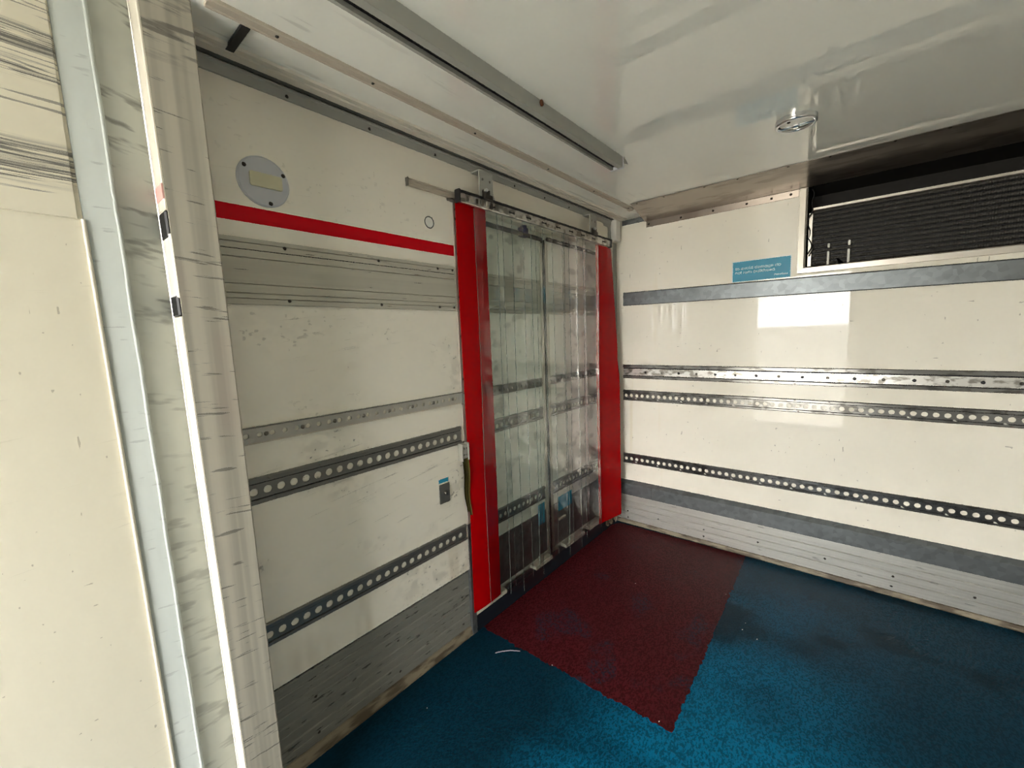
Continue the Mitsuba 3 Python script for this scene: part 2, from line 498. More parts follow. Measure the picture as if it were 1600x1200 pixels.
for z0, z1 in ((0.0, 1.567), (1.811, H)):
    obj('edge_strip', edge_piece(z0, z1), 'm_bright_edge', p_, label='bright white edge strip')
hg = obj('hinge', lean(bx(-2.6962, -2.685, F - 0.058, F, 1.608, 1.761, 0.004), 0.0145, 1.32), 'm_bright_edge', p_, label='white hinge knuckle between two black collars')
for z0, z1 in ((1.567, 1.6185), (1.748, 1.811)):
    obj('collar', lean(bx(-2.698, -2.685, F - 0.056, F + 0.001, z0, z1, 0.004), 0.0145, 1.32), 'm_black', hg, label='black hinge collar')
obj('tape_end', lean(bx(-2.6977, -2.694, F - 0.061, F, 1.835, 1.868), 0.0145, 1.32), 'm_pink', p_, label='faded pink end of tape')

# ------------------------------------------------------------------ screws
screw_m = lathe([(0, 0.0042), (0.0025, 0.0042), (0.0058, 0.0012), (0.0065, 0.0), (0, 0.0)], 10)
scr = mikit.ply(screw_m, 'm_screw', smooth=40)
scr_d = mikit.ply(screw_m, 'm_screw_dark', smooth=40)


def at(M, u, v, w=0.0, s=1.0):
    L = np.eye(4)
    L[:3, 3] = (u, v, w)
    L[0, 0] = L[1, 1] = L[2, 2] = s
    return M @ L


def screws(parent, M, uvw, dark=False, s=1.0, name='screw'):
    for u, v, w in uvw:
        place(name, scr_d if dark else scr, at(M, u, v, w, s), parent)


# ------------------------------------------------------------------ side wall fittings
t = thing('wall_lamp', 'round grey lamp plate with rectangular lens, high on the side wall beside the post', 'lamp')
disc = lathe([(0, 0.006), (0.070, 0.006), (0.0745, 0.003), (0.0755, 0.0), (0, 0.0)], 48)
disc.apply_translation((-2.41, 1.993, 0))
obj('plate', on(MA, disc), 'm_light_grey', t, smooth=30)
ln = sbox(-0.041, -0.016, 0.041, 0.016).buffer(0.005)
lens = ext(ln, 0.011); lens.apply_translation((-2.405, 1.995, 0))
obj('lens', on(MA, lens), 'm_lens', t, label='pale yellow lens')
screws(t, MA, [(-2.462, 2.030, 0.006), (-2.352, 2.024, 0.006), (-2.397, 1.930, 0.006)], dark=True)

one('tape_stripe', on(MA, bx(-2.585, -1.631, 1.863, 1.910, 0.0, 0.0006)), 'm_tape', 'flat red tape stripe running along the side wall below the round lamp', 'tape')

# grey ribbed rubbing band
t = thing('rubbing_band', 'wide grey ribbed rubbing band screwed to the side wall under the red tape', 'rubbing strip')


def band_profile(v0, v1, w, grooves, gw=0.0016, gd=0.004):
    P = [(v0, 0.0), (v0, w)]
    for g_ in sorted(grooves):
        P += [(g_ - gw, w), (g_ - gw * 0.4, w - gd), (g_ + gw * 0.4, w - gd), (g_ + gw, w)]
    return P + [(v1, w), (v1, 0.0)]


gr = [1.617 + 0.196 * q for q in (0.09, 0.17, 0.31, 0.71, 0.92)]
obj('band', on(MA, along(band_profile(1.617, 1.779, 0.010, gr[:4], 0.0013, 0.005), -2.585, -1.640)), 'm_grey_board', t)
obj('top_bead', on(MA, along(band_profile(1.7815, 1.814, 0.010, [1.800], 0.0013, 0.005), -2.585, -1.640)), 'm_grey_board', t)
obj('joint', on(MA, bx(-2.585, -1.640, 1.778, 1.782, 0.0, 0.007)), 'm_dark_metal', t, label='dark joint line')
screws(t, MA, [(x, z, 0.0095) for x in (-2.37, -2.03, -1.74, -1.655) for z in (1.797, 1.631)], dark=True, s=0.9)


def round_holes(u0, u1, us, v, r, v0, v1, n=14):
    pl = sbox(u0, v0, u1, v1)
    return pl.difference(unary_union([Point(u, v).buffer(r, quad_segs=n // 4 + 1) for u in us]))


# flat track with small round holes
t = thing('perforated_track', 'flat grey track with small round holes, topmost of the three rails on the side wall', 'rail')
us = [-2.535 + 0.0375 * k for k in range(25)]
us = [u for u in us if -2.54 < u < -1.645]
pl = ext(round_holes(-2.585, -1.628, us, 1.214, 0.0082, 1.190, 1.238), 0.006)
pl.apply_translation((0, 0, 0.003))
obj('track_plate', on(MA, pl), 'm_track_grey', t)
obj('lip', on(MA, along([(1.2365, 0), (1.2365, 0.011), (1.240, 0.011), (1.240, 0)], -2.585, -1.628)), 'm_rail_grey', t)
obj('lip', on(MA, along([(1.187, 0), (1.187, 0.011), (1.190, 0.011), (1.190, 0)], -2.585, -1.628)), 'm_brownish', t)
screws(t, MA, [(u + 0.019, 1.214, 0.0085) for u in us[1::3]], s=1.2)
obj('end_cap', on(MA, bx(-1.632, -1.606, 1.180, 1.232, 0.0, 0.016, 0.002)), 'm_rail', t, label='bent metal end piece')


def load_rail(name, M, u0, u1, v0, v1, label, cat_='rail', group=None, pitch=0.0402, phase=0.0, parent=None, mat='m_rail', tilt=0.0, clips=True):
    """deep rail: recessed web with round holes between two screwed flanges; the wall shows through the holes"""
    if parent:
        t = parent + '__' + name
        t = num(t)
    else:
        t = thing(name, label, cat_, group)
    h = v1 - v0
    vc = v0 + 0.47 * h
    R = M.copy()
    if tilt:
        S = np.eye(4); S[1, 0] = tilt; S[1, 3] = -tilt * u0
        R = M @ S
    us = np.arange(u0 + 0.02 + phase, u1 - 0.012, pitch)
    web = ext(round_holes(u0, u1, us, vc, 0.0128, v0 + 0.21 * h, v0 + 0.75 * h), 0.004)
    web.apply_translation((0, 0, 0.002))
    up = along([(v0 + 0.79 * h, 0.0), (v0 + 0.79 * h, 0.009), (v0 + 0.80 * h, 0.010), (v1 - 0.004, 0.010), (v1, 0.006), (v1, 0.0)], u0, u1)
    dn = along([(v0, 0.0), (v0, 0.006), (v0 + 0.004, 0.010), (v0 + 0.16 * h, 0.010), (v0 + 0.17 * h, 0.009), (v0 + 0.17 * h, 0.0)], u0, u1)
    if parent:
        key = t
        scene[key] = mikit.ply(on(R, cat(web, up, dn)), mat)
        labels[key] = {'label': label}
    else:
        key = obj('web', on(R, web), mat, t, label='recessed web with round holes')
        obj('flange', on(R, up), mat, t)
        obj('flange', on(R, dn), mat, t)
    sub = t
    gt = cat(along([(v0 + 0.752 * h, 0.0), (v0 + 0.752 * h, 0.003), (v0 + 0.788 * h, 0.003), (v0 + 0.788 * h, 0.0)], u0, u1),
             along([(v0 + 0.172 * h, 0.0), (v0 + 0.172 * h, 0.003), (v0 + 0.208 * h, 0.003), (v0 + 0.208 * h, 0.0)], u0, u1))
    obj('groove', on(R, gt), 'm_black', sub, label='dark groove lines')
    if not parent:
        sp = np.arange(u0 + 0.10, u1, 0.165)
        screws(t, R, [(u, v1 - 0.09 * h, 0.0085) for u in sp] + [(u + 0.02, v0 + 0.08 * h, 0.0085) for u in sp], s=0.85)
        if clips:
            for u in sp:
                c = cat(bx(u - 0.004, u + 0.004, v0 + 0.165 * h, v0 + 0.25 * h, 0.0, 0.011, 0.001), bx(u, u + 0.010, v0 + 0.16 * h, v0 + 0.19 * h, 0.004, 0.0135, 0.001))
                obj('clip', on(R, c), 'm_white', t, label='small white clip')
    return t


load_rail('load_rail', MA, -2.585, -1.648, 0.994, 1.080, 'dark grey load rail with large round holes, middle rail on the side wall', phase=0.0357, mat='m_rail_grey', clips=False)
load_rail('load_rail', MA, -2.585, -1.645, 0.514, 0.594, 'dark grey load rail with large round holes, lowest rail on the side wall', phase=0.0357, mat='m_rail_grey', clips=False)

# kick boards
t = thing('kick_panel', 'grey extruded kick boards at the foot of the side wall beside the red curtain strip', 'kick panel')
zs = [0.045, 0.118, 0.190, 0.262, 0.336]
MK = M4((1, 0, 0), (0, 0, 1), (0, -1, 0), (0, 0.022, 0))
for a, b in zip(zs[:-1], zs[1:]):
    mid = (a + b) / 2
    obj('board', on(MK, along([(a + 0.0012, 0), (a + 0.0012, 0.006), (a + 0.0025, 0.011), (mid - 0.0018, 0.011), (mid, 0.0095), (mid + 0.0018, 0.011), (b - 0.006, 0.011), (b - 0.0012, 0.0065), (b - 0.0012, 0)], -2.585, -1.628)), 'm_kick', t)
obj('top_seal', on(MK, bx(-2.585, -1.628, 0.337, 0.352, 0.0, 0.006)), 'm_black', t, label='dark joint along the top')
screws(t, MK, [(x, z, 0.0105) for x in (-2.40, -2.05, -1.68) for z in (0.082, 0.225)], dark=True, s=0.9)
bl = struct('baseboard_left', on(MK, along([(0.0, 0.0), (0.0, 0.024), (0.008, 0.024), (0.040, 0.014), (0.046, 0.0)], -2.585, -1.600)), 'm_edging', 'worn beige sealing strip along the foot of the side wall')

# doorway edging
jt = struct('trim_1', on(MA, along([(0, 0), (0, 0.0)] + [(0.0, 0.004)], 0, 0.1)) if False else on(MA, cat(bx(-1.629, -1.603, 0.585, 2.098, -0.09, 0.0035, 0.001), bx(-1.604, -1.600, 0.585, 2.098, -0.09, 0.006, 0.001))), 'm_frame', 'aluminium edging up the side of the doorway')
screws(jt, MA, [(-1.616, z, 0.003) for z in (2.07, 2.03, 1.875, 1.68, 1.50, 1.30, 0.93, 0.80, 0.70)], dark=True, s=0.8, name='rivet')
jk = struct('trim_2', on(MA, bx(-1.632, -1.600, 0.0, 0.583, -0.09, 0.005, 0.001)), 'm_galv', 'dull metal edging at the foot of the doorway')
screws(jk, MA, [(-1.616, z, 0.0045) for z in (0.16, 0.36, 0.52)], s=0.8, name='rivet')

# service plate with its label
t = thing('service_plate', 'small square grey plate with a central knob on the side wall beside the doorway', 'control plate')
obj('plate', on(MA, bx(-1.795, -1.735, 0.742, 0.832, 0.0, 0.006, 0.0015)), 'm_rail_grey', t)
kn = lathe([(0, 0.012), (0.006, 0.012), (0.0085, 0.009), (0.0095, 0.0), (0, 0.0)], 16); kn.apply_translation((-1.763, 0.790, 0.006))
obj('knob', on(MA, kn), 'm_screw', t, smooth=40)
one('blue_label', on(MA, bx(-1.793, -1.737, 0.838, 0.856, 0.0, 0.0008)), 'm_teal', 'narrow blue label stuck just above the square grey plate', 'label')

# ratchet strap
t = thing('ratchet_strap', 'olive webbing strap hanging from a metal buckle beside the doorway', 'strap')
obj('buckle', on(MA, cat(bx(-1.668, -1.628, 0.925, 0.998, 0.006, 0.030, 0.004), bx(-1.672, -1.664, 0.915, 1.000, 0.004, 0.034, 0.002), bx(-1.632, -1.624, 0.915, 1.000, 0.004, 0.034, 0.002))), 'm_track_grey', t)
screws(t, MA, [(-1.655, 0.975, 0.030), (-1.641, 0.975, 0.030), (-1.655, 0.945, 0.030), (-1.641, 0.945, 0.030)], s=0.7, name='rivet')
for off, zb, nm in ((0.0, 0.655, 'webbing'), (0.012, 0.640, 'webbing')):
    zz = np.linspace(0.925, zb, 24)
    ss = np.linspace(-1, 1, 5)
    P = np.zeros((24, 5, 3))
    for i, z in enumerate(zz):
        q = i / 23
        wd = 0.013 * (1 - 0.45 * q)
        cx_ = -1.646 + 0.012 * q + off * 0.4
        for j, s in enumerate(ss):
            P[i, j] = (cx_ + wd * s, z, 0.012 + off + 0.006 * math.sin(q * 7) + 0.004 * s * s)
    m = sheet(P)
    back = sheet(P - np.array([0, 0, 0.002])); back.invert()
    obj(nm, on(MA, cat(m, back)), 'm_webbing', t)

# blanking plug
ring = lathe([(0.0215, 0.0), (0.0215, 0.002), (0.0235, 0.0025), (0.0255, 0.002), (0.0255, 0.0)], 40)
ring.apply_translation((-1.765, 1.988, 0))
t = thing('blanking_plug', 'white round blanking plug on the side wall above the red tape', 'plug')
obj('rim', on(MA, ring), 'm_rail_grey', t, smooth=40)
dc = lathe([(0, 0.0016), (0.021, 0.0012), (0.0214, 0.0), (0, 0)], 40); dc.apply_translation((-1.765, 1.988, 0))
obj('cap', on(MA, dc), 'm_white', t, smooth=40)

# short guide rail left of the curtain
t = thing('guide_rail', 'short aluminium guide rail on the side wall just left of the curtain top', 'rail')
S = np.eye(4)
obj('channel', on(MA, along([(2.112, 0), (2.112, 0.014), (2.116, 0.016), (2.120, 0.010), (2.130, 0.010), (2.133, 0.016), (2.140, 0.014), (2.140, 0)], -1.872, -1.60)), 'm_brownish', t)
obj('end_plate', on(MA, bx(-1.876, -1.872, 2.110, 2.142, 0, 0.017)), 'm_rail_grey', t)
one('shade_angle', on(MA, along([(2.100, 0.0), (2.100, 0.03), (2.104, 0.03), (2.104, 0.004), (2.110, 0.004), (2.110, 0)], -1.66, -1.55)), 'm_rail', 'short metal angle behind the head of the left red strip', 'bracket')

# ------------------------------------------------------------------ side doors behind the curtain


def door(name, u0, u1, label):
    d = struct(name, on(MD, bx(u0, u1, 0.10, 2.092, -0.03, 0.0, 0.002)), 'm_door', label)
    obj('rubbing_band', on(MD, along(band_profile(1.617, 1.812, 0.008, [1.634, 1.65, 1.68, 1.755, 1.78, 1.797]), u0 + 0.03, u1 - 0.03)), 'm_grey_board', d, label='grey ribbed rubbing band')
    us_ = np.arange(u0 + 0.05, u1 - 0.04, 0.0375)
    obj('track', on(MD, ext(round_holes(u0 + 0.03, u1 - 0.03, us_, 1.210, 0.0068, 1.186, 1.236), 0.008)), 'm_rail_grey', d, label='flat track with small holes')
    load_rail('load_rail', MD, u0 + 0.03, u1 - 0.03, 0.985, 1.058, 'load rail with round holes', parent=d, mat='m_rail_grey')
    load_rail('load_rail', MD, u0 + 0.03, u1 - 0.03, 0.478, 0.560, 'load rail with round holes', parent=d, mat='m_rail_grey')
    obj('kick_plate', on(MD, bx(u0 + 0.02, u1 - 0.02, 0.125, 0.405, 0, 0.006, 0.001)), 'm_galv', d, label='dull grey kick plate')
    obj('lock_bar', on(MD, tube([(u0 + 0.02, 2.055, 0.02), (u1 - 0.02, 2.045, 0.02)], 0.012)), 'm_dark_metal', d, smooth=True, label='dark bar across the top')
    return d


d1 = door('door_1', -1.60, -0.905, 'left leaf of the side door seen through the clear strips')
d2 = door('door_2', -0.885, -0.058, 'right leaf of the side door seen through the clear strips')
obj('meeting_strip', on(MD, bx(-0.925, -0.903, 0.10, 2.03, 0, 0.010, 0.002)), 'm_frame', d1, label='pale meeting strip')
obj('corner_plate', on(MD, bx(-1.02, -0.903, 0.098, 0.135, 0, 0.012, 0.001)), 'm_frame', d1, label='pale corner plate')
obj('seal', on(MD, bx(-0.9025, -0.880, 0.085, 2.05, -0.02, 0.014, 0.003)), 'm_black', d2, label='black rubber seal between the leaves')
obj('stile', on(MD, bx(-0.879, -0.845, 0.10, 2.03, 0, 0.008, 0.001)), 'm_frame', d2, label='pale stile')
obj('catch', on(MD, cat(bx(-1.115, -1.055, 2.035, 2.085, 0, 0.03, 0.004), bx(-1.095, -1.075, 2.06, 2.11, 0, 0.035, 0.003))), 'm_blue_part', d1, label='dark blue catch')
obj('sticker', on(MD, bx(-0.79, -0.63, 0.345, 0.44, 0.006, 0.008)), 'm_teal', d2, label='blue sticker')
obj('sticker', on(MD, bx(-1.01, -0.945, 0.33, 0.46, 0.006, 0.008)), 'm_teal', d1, label='blue sticker')
obj('handle', on(MD, bx(-0.80, -0.72, 0.285, 0.300, 0.006, 0.02, 0.003)), 'm_frame', d2, label='small pale catch')

# raised sill of the doorway
t = thing('door_sill', 'raised dark sill with a white edge under the strip curtain', 'door sill')
obj('sill_face', on(MA, bx(-1.600, -0.06, 0.0, 0.096, -0.035, 0.004, 0.002)), 'm_navy', t)
for a, b in ((-1.600, -1.37), (-1.10, -0.93), (-0.77, -0.53), (-0.46, -0.25)):
    obj('white_edge', on(MA, along([(0.094, -0.05), (0.094, 0.008), (0.112, 0.008), (0.116, 0.003), (0.116, -0.05)], a, b)), 'm_bright_edge', t, label='piece of white edging')
one('sealant_crumbs', on(MA, cat(*[bx(-0.22 + 0.19 * k / 9 + rr.normal(0, 0.004), -0.20 + 0.19 * k / 9, 0.015 + 0.08 * abs(rr.normal(0, 0.4)), 0.10 - 0.006 * k, 0.0, 0.012 + 0.01 * rr.random(), 0.002) for k in range(9)])),
    'm_edging', 'crumbling beige sealant at the foot of the right red strip', 'sealant')
labels['sealant_crumbs']['kind'] = 'stuff'

# ------------------------------------------------------------------ curtain
t = thing('curtain_track', 'aluminium hanging track with black slots carrying the strip curtain', 'curtain rail')
u0, u1 = -1.640, -0.205


def slope(v):
    return v


tr_h = 0.040
prof = [(2.088, 0.045), (2.088, 0.058), (2.092, 0.060), (2.128, 0.060), (2.128, 0.045)]
obj('channel', on(MA, along(prof, u0, u1)), 'm_track', t)
obj('top_lip', on(MA, along([(2.128, 0.040), (2.128, 0.066), (2.138, 0.066), (2.138, 0.040)], u0 - 0.004, u1 + 0.004)), 'm_black', t, label='black lip along the top')
obj('end_stop', on(MA, bx(u0 - 0.006, u0 + 0.004, 2.084, 2.140, 0.038, 0.068, 0.001)), 'm_dark_metal', t)
obj('end_stop', on(MA, bx(u1 - 0.004, u1 + 0.006, 2.084, 2.140, 0.038, 0.068, 0.001)), 'm_dark_metal', t)
for k in range(9):
    uc = -1.42 + 0.139 * k
    pr = unary_union([Point(uc - 0.016, 2.108).buffer(0.006), Point(uc + 0.016, 2.108).buffer(0.006), sbox(uc - 0.014, 2.105, uc + 0.014, 2.111)])
    m = ext(pr, 0.0015); m.apply_translation((0, 0, 0.0597))
    obj('slot', on(MA, m), 'm_black', t, label='black double slot')
for k in range(7):
    uc = -1.60 + 0.032 * k
    m = bx(uc, uc + 0.012 + 0.01 * rr.random(), 2.094 + 0.006 * rr.random(), 2.118 + 0.008 * rr.random(), 0.060, 0.066, 0.002)
    obj('hanger_clip', on(MA, m), ('m_screw', 'm_frame', 'm_screw_dark')[k % 3], t)

for lab, ua, ub in (('grey hanging bracket over the left red strip', -1.500, -1.408), ('grey hanging bracket near the corner over the right red strip', -0.478, -0.392)):
    t = thing('curtain_bracket', lab, 'bracket')
    pl = Polygon([(ua, 2.262), (ub, 2.262), (ub, 2.165), (ub + 0.012, 2.150), (ub + 0.012, 2.134), (ua, 2.134)])
    m = ext(pl, 0.005); m.apply_translation((0, 0, 0.048))
    arm = bx(ua, ub, 2.255, 2.262, 0.0, 0.052)
    obj('plate', on(MA, cat(m, arm)), 'm_grey_paint', t)
    screws(t, MA, [(ua + 0.022, 2.222, 0.053), (ub - 0.022, 2.220, 0.053)], s=0.9)
    obj('clamp', on(MA, cat(bx(ua + 0.012, ua + 0.05, 2.128, 2.172, 0.053, 0.075, 0.004), bx(ua + 0.045, ua + 0.075, 2.126, 2.155, 0.053, 0.070, 0.004))), 'm_screw_dark', t, label='dark clamp')
    nut = lathe([(0, 0.012), (0.007, 0.012), (0.009, 0.009), (0.009, 0), (0, 0)], 12); nut.apply_translation((ua + 0.018, 2.166, 0.072))
    obj('nut', on(MA, nut), 'm_chrome', t)


def strip(name, label, catg, group, ua, ub, z0, z1, w0, mat, bow=0.006, seed=0, flare=None, bottom=0.0, nz=60, nu=9, thick=0.0):
    r2 = np.random.default_rng(seed)
    ph = r2.random(4) * 6.28
    zz = np.linspace(z1, z0, nz)
    P = np.zeros((nz, nu, 3))
    for i, z in enumerate(zz):
        q = (z1 - z) / (z1 - z0)
        for j in range(nu):
            s = j / (nu - 1)
            u = ua + (ub - ua) * s
            w = w0 + bow * (1 - (2 * s - 1) ** 2) + 0.0035 * min(1, q * 4) * (math.sin(5 * q + ph[0]) * s + math.sin(7 * q + ph[1]) * (1 - s))
            if flare:
                du, dw = flare(q, s)
                u += du; w += dw
            P[i, j] = (u, z + (bottom * s if i == nz - 1 else 0), w)
    m = sheet(P)
    if thick:
        b = P.copy(); b[..., 2] -= thick
        back = sheet(b)
        nb = len(m.vertices)
        idx = np.arange(nz * nu).reshape(nz, nu)
        loop = np.concatenate([idx[0, :], idx[1:, -1], idx[-1, -2::-1], idx[-2:0:-1, 0]])
        F = []
        for a_, c_ in zip(loop, np.roll(loop, -1)):
            F += [(a_, c_, c_ + nb), (a_, c_ + nb, a_ + nb)]
        mm = trimesh.Trimesh(np.vstack([m.vertices, back.vertices]), np.vstack([m.faces, back.faces[:, ::-1] + nb, np.array(F)]), process=False)
        mm.fix_normals()
        m = mm
    key = one(name, on(MA, m), mat, label, catg, group, smooth=30 if thick else True)
    if not thick:           # the cut edges of a clear strip show as thin lines
        for j, sg in ((0, 1), (-1, -1)):
            e = P[:, j]
            rib = np.stack([e, e + np.array([sg * 0.0012, 0, 0.0]), e + np.array([sg * 0.0012, 0, -0.002]), e + np.array([0, 0, -0.002]), e], 1)
            obj('edge', on(MA, sheet(rib)), 'm_strip_edge', key)
    return key


order = ['first', 'second', 'third', 'fourth', 'fifth', 'sixth', 'seventh', 'eighth']
for k in range(8):
    a = -1.527 + 0.135 * k
    if k == 5:
        a = -0.80
    b = a + 0.200 if k != 5 else -0.652
    zlow = (0.128, 0.120, 0.055, 0.135, 0.125, 0.070, 0.118, 0.105)[k]
    strip('clear_curtain_strip', f'{order[k]} clear plastic curtain strip from the left red strip, ' + ('greenish tint' if k < 5 else 'lilac tint'), 'curtain strip', None,
          a, b, zlow, 2.087, 0.056 if k % 2 else 0.036, 'm_clear_green' if k < 5 else 'm_clear_lilac', bow=0.010, seed=k + 1)

strip('red_curtain_strip', 'glossy red curtain strip at the left edge of the strip curtain beside the kick boards', 'curtain strip', 'red curtain strips',
      -1.622, -1.428, 0.118, 2.100, 0.016, 'm_red', bow=0.006, seed=21, thick=0.003)


def fl(q, s):
    return 0.035 * s * min(1, q * 2.2) - 0.0 + 0.0 * q, (0.05 * s * s) * min(1, q * 2.0) - 0.006 * math.exp(-((q - 0.4) / 0.03) ** 2) * s


strip('red_curtain_strip', 'glossy red curtain strip at the right edge of the strip curtain in the corner', 'curtain strip', 'red curtain strips',
      -0.375, -0.155, 0.115, 2.085, 0.034, 'm_red', bow=0.012, seed=22, flare=fl, thick=0.003)

# ------------------------------------------------------------------ ceiling fittings
t = thing('ceiling_rail', 'grey ceiling rail with a black slot running towards the bulkhead', 'ceiling rail')
obj('body', on(MC, along([(0.490, 0.0), (0.490, 0.046), (0.503, 0.048), (0.503, 0.030), (0.527, 0.030), (0.527, 0.048), (0.551, 0.048), (0.551, 0.0)], -2.585, -1.055)), 'm_grey_paint', t)
obj('slot', on(MC, bx(-2.585, -1.06, 0.5035, 0.5265, 0.028, 0.036)), 'm_black', t, label='black slot')
obj('end_cap', on(MC, bx(-1.057, -1.048, 0.488, 0.553, 0.0, 0.050, 0.001)), 'm_light_grey', t)
fl_ = ext(Polygon([(-1.06, 0.505), (-0.958, 0.532), (-1.05, 0.556)]), 0.003)
obj('end_flange', on(MC, fl_), 'm_grey_paint', t)
rb = trimesh.creation.icosphere(subdivisions=2, radius=0.008); rb.apply_scale((1.2, 0.7, 1.4)); rb.apply_translation((-1.70, 0.556, 0.012))
obj('rusty_bolt', on(MC, rb), 'm_brown', t, smooth=True, label='rusty bolt head')

t = thing('cable_trunking', 'narrow flat cable trunking on the ceiling between the slotted rail and the cornice', 'trunking')
obj('base', on(MC, along([(0.214, 0), (0.214, 0.007), (0.217, 0.010), (0.222, 0.010), (0.224, 0.007), (0.240, 0.007), (0.242, 0.010), (0.247, 0.010), (0.250, 0.007), (0.250, 0)], -2.585, -0.246)), 'm_brownish', t)
obj('end_leg', on(MC, along([(0.205, 0), (0.205, 0.008), (0.23, 0.008), (0.23, 0)], -0.262, -0.222)), 'm_brownish', t)
screws(t, MC, [(x, 0.232, 0.007) for x in (-2.43, -2.15, -1.70, -1.20, -0.75, -0.30)], dark=True, s=0.8)
one('black_strap', on(MC, bx(-2.506, -2.486, 0.085, 0.214, 0.0, 0.010, 0.001)), 'm_black', 'short black strap across the ceiling between trunking and cornice', 'strap')

cn = struct('trim_3', on(MC, cat(along([(0.050, 0), (0.050, 0.010), (0.078, 0.010), (0.080, 0.004), (0.086, 0.004), (0.088, 0.008), (0.104, 0.008), (0.106, 0)], -2.585, -0.04))), 'm_cornice', 'pale cornice moulding between ceiling and side wall')
obj('wall_angle', on(MA, along([(2.262, 0), (2.262, 0.008), (2.286, 0.012), (2.290, 0.018), (2.294, 0.018), (2.294, 0)], -2.585, -0.04)), 'm_grey_paint', cn, label='grey wall angle')
obj('shadow_gap', on(MC, bx(-2.585, -0.04, 0.016, 0.050, 0.0, 0.003)), 'm_rail_grey', cn)
screws(cn, MA, [(x, 2.272, 0.009) for x in (-2.32, -2.03, -1.72, -1.46, -1.19, -0.92, -0.66)], dark=True, s=0.9)

one('corner_block', on(MA, bx(-0.098, -0.030, 2.148, 2.299, 0.005, 0.050, 0.003)), 'm_white', 'white upright box trim under the cornice in the corner', 'corner trim')
one('corner_angle', on(MA, cat(bx(-0.135, -0.098, 2.10, 2.262, 0.0, 0.006, 0.001), bx(-0.20, -0.135, 2.245, 2.262, 0, 0.006, 0.001), bx(-0.055, -0.003, 0.30, 2.148, 0.0, 0.003))), 'm_grey_paint', 'grey metal angle in the corner beside the white box trim', 'corner trim')

t = thing('ceiling_lamp', 'round chrome-rimmed clear lamp on the white ceiling', 'lamp')
L0 = (-0.886, 1.200)


def ringm(R, r, h):
    m = trimesh.creation.torus(R, r, major_sections=48, minor_sections=14)
    m.apply_scale((1, 1, 1.0)); m.apply_translation((L0[0], L0[1], h))
    return on(MC, m)


obj('rim', ringm(0.064, 0.0068, 0.016), 'm_chrome', t, smooth=True)
b = lathe([(0, 0.022), (0.030, 0.020), (0.052, 0.014), (0.060, 0.006), (0.060, 0.0), (0, 0.0)], 40); b.apply_translation((*L0, 0))
obj('lens', on(MC, b), 'm_white', t, smooth=40, label='white lens')
b = lathe([(0.062, 0), (0.070, 0.0), (0.070, 0.014), (0.062, 0.018)], 40); b.apply_translation((*L0, 0))
obj('skirt', on(MC, b), 'm_chrome', t, smooth=40)
obj('bridge', on(MC, cat(bx(L0[0] - 0.004, L0[0] + 0.004, L0[1] - 0.062, L0[1] + 0.062, 0.020, 0.027, 0.002), bx(L0[0] - 0.012, L0[0] + 0.012, L0[1] - 0.012, L0[1] + 0.012, 0.018, 0.032, 0.004))), 'm_chrome', t)
screws(t, MC, [(L0[0] - 0.035, L0[1] - 0.02, 0.017)], dark=True)

# ------------------------------------------------------------------ bulkhead fittings


def tilted(M, k):
    S = np.eye(4); S[1, 0] = k
    return M @ S


MT = tilted(MB, -0.012)
t = thing('buffer_rail', 'wide flat galvanised buffer rail high on the bulkhead under the cooler', 'buffer rail')
obj('bar', on(MT, along([(1.688, 0), (1.688, 0.010), (1.692, 0.014), (1.778, 0.014), (1.784, 0.010), (1.784, 0)], 0.06, 2.44)), 'm_galv', t)

# narrow track with dots
t = thing('fixing_track', 'bright metal fixing track with small dark dots, topmost of the three rails on the bulkhead', 'rail')
u0, u1 = 0.055, 2.44
obj('web', on(MB, ext(round_holes(u0, u1, [0.2276 + 0.2375 * k for k in range(10) if 0.2276 + 0.2375 * k < u1], 1.193, 0.0085, 1.170, 1.219), 0.004)), 'm_track', t)
obj('backing', on(MB, bx(u0, u1, 1.166, 1.227, -0.001, 0.001)), 'm_black', t, label='dark backing')
obj('flange', on(MB, along([(1.226, 0), (1.226, 0.009), (1.227, 0.010), (1.245, 0.010), (1.249, 0.005), (1.249, 0)], u0, u1)), 'm_rail', t)
obj('flange', on(MB, along([(1.146, 0), (1.146, 0.004), (1.149, 0.008), (1.164, 0.008), (1.166, 0.007), (1.166, 0)], u0, u1)), 'm_rail', t)
screws(t, MB, [(0.2276 + 0.2375 * (k + 0.5), 1.193, 0.004) for k in range(9)], s=1.2, name='rivet')
screws(t, MB, [(0.2 + 0.2355 * k, v, w) for k in range(10) for v, w in ((1.240, 0.009), (1.153, 0.008)) if 0.2 + 0.2355 * k < u1], s=0.7)

load_rail('load_rail', MB, 0.055, 2.44, 0.978, 1.058, 'bright load rail with a row of round holes, middle rail on the bulkhead', pitch=0.0416, phase=0.002, tilt=0.0035)
load_rail('load_rail', MB, 0.055, 2.44, 0.487, 0.565, 'bright load rail with a row of round holes, lowest rail on the bulkhead', pitch=0.0416, phase=0.002, tilt=0.0065)

t = thing('buffer_rail', 'mottled galvanised buffer rail low on the bulkhead above the aluminium kick boards', 'buffer rail')
ML = MB
for a, b in ((0.0, 0.282), (0.283, 2.44)):
    obj('bar', on(ML, along([(0.238, 0), (0.238, 0.022), (0.240, 0.024), (0.326, 0.024), (0.329, 0.022), (0.352, 0.003), (0.352, 0)], a, b)), 'm_galv', t)

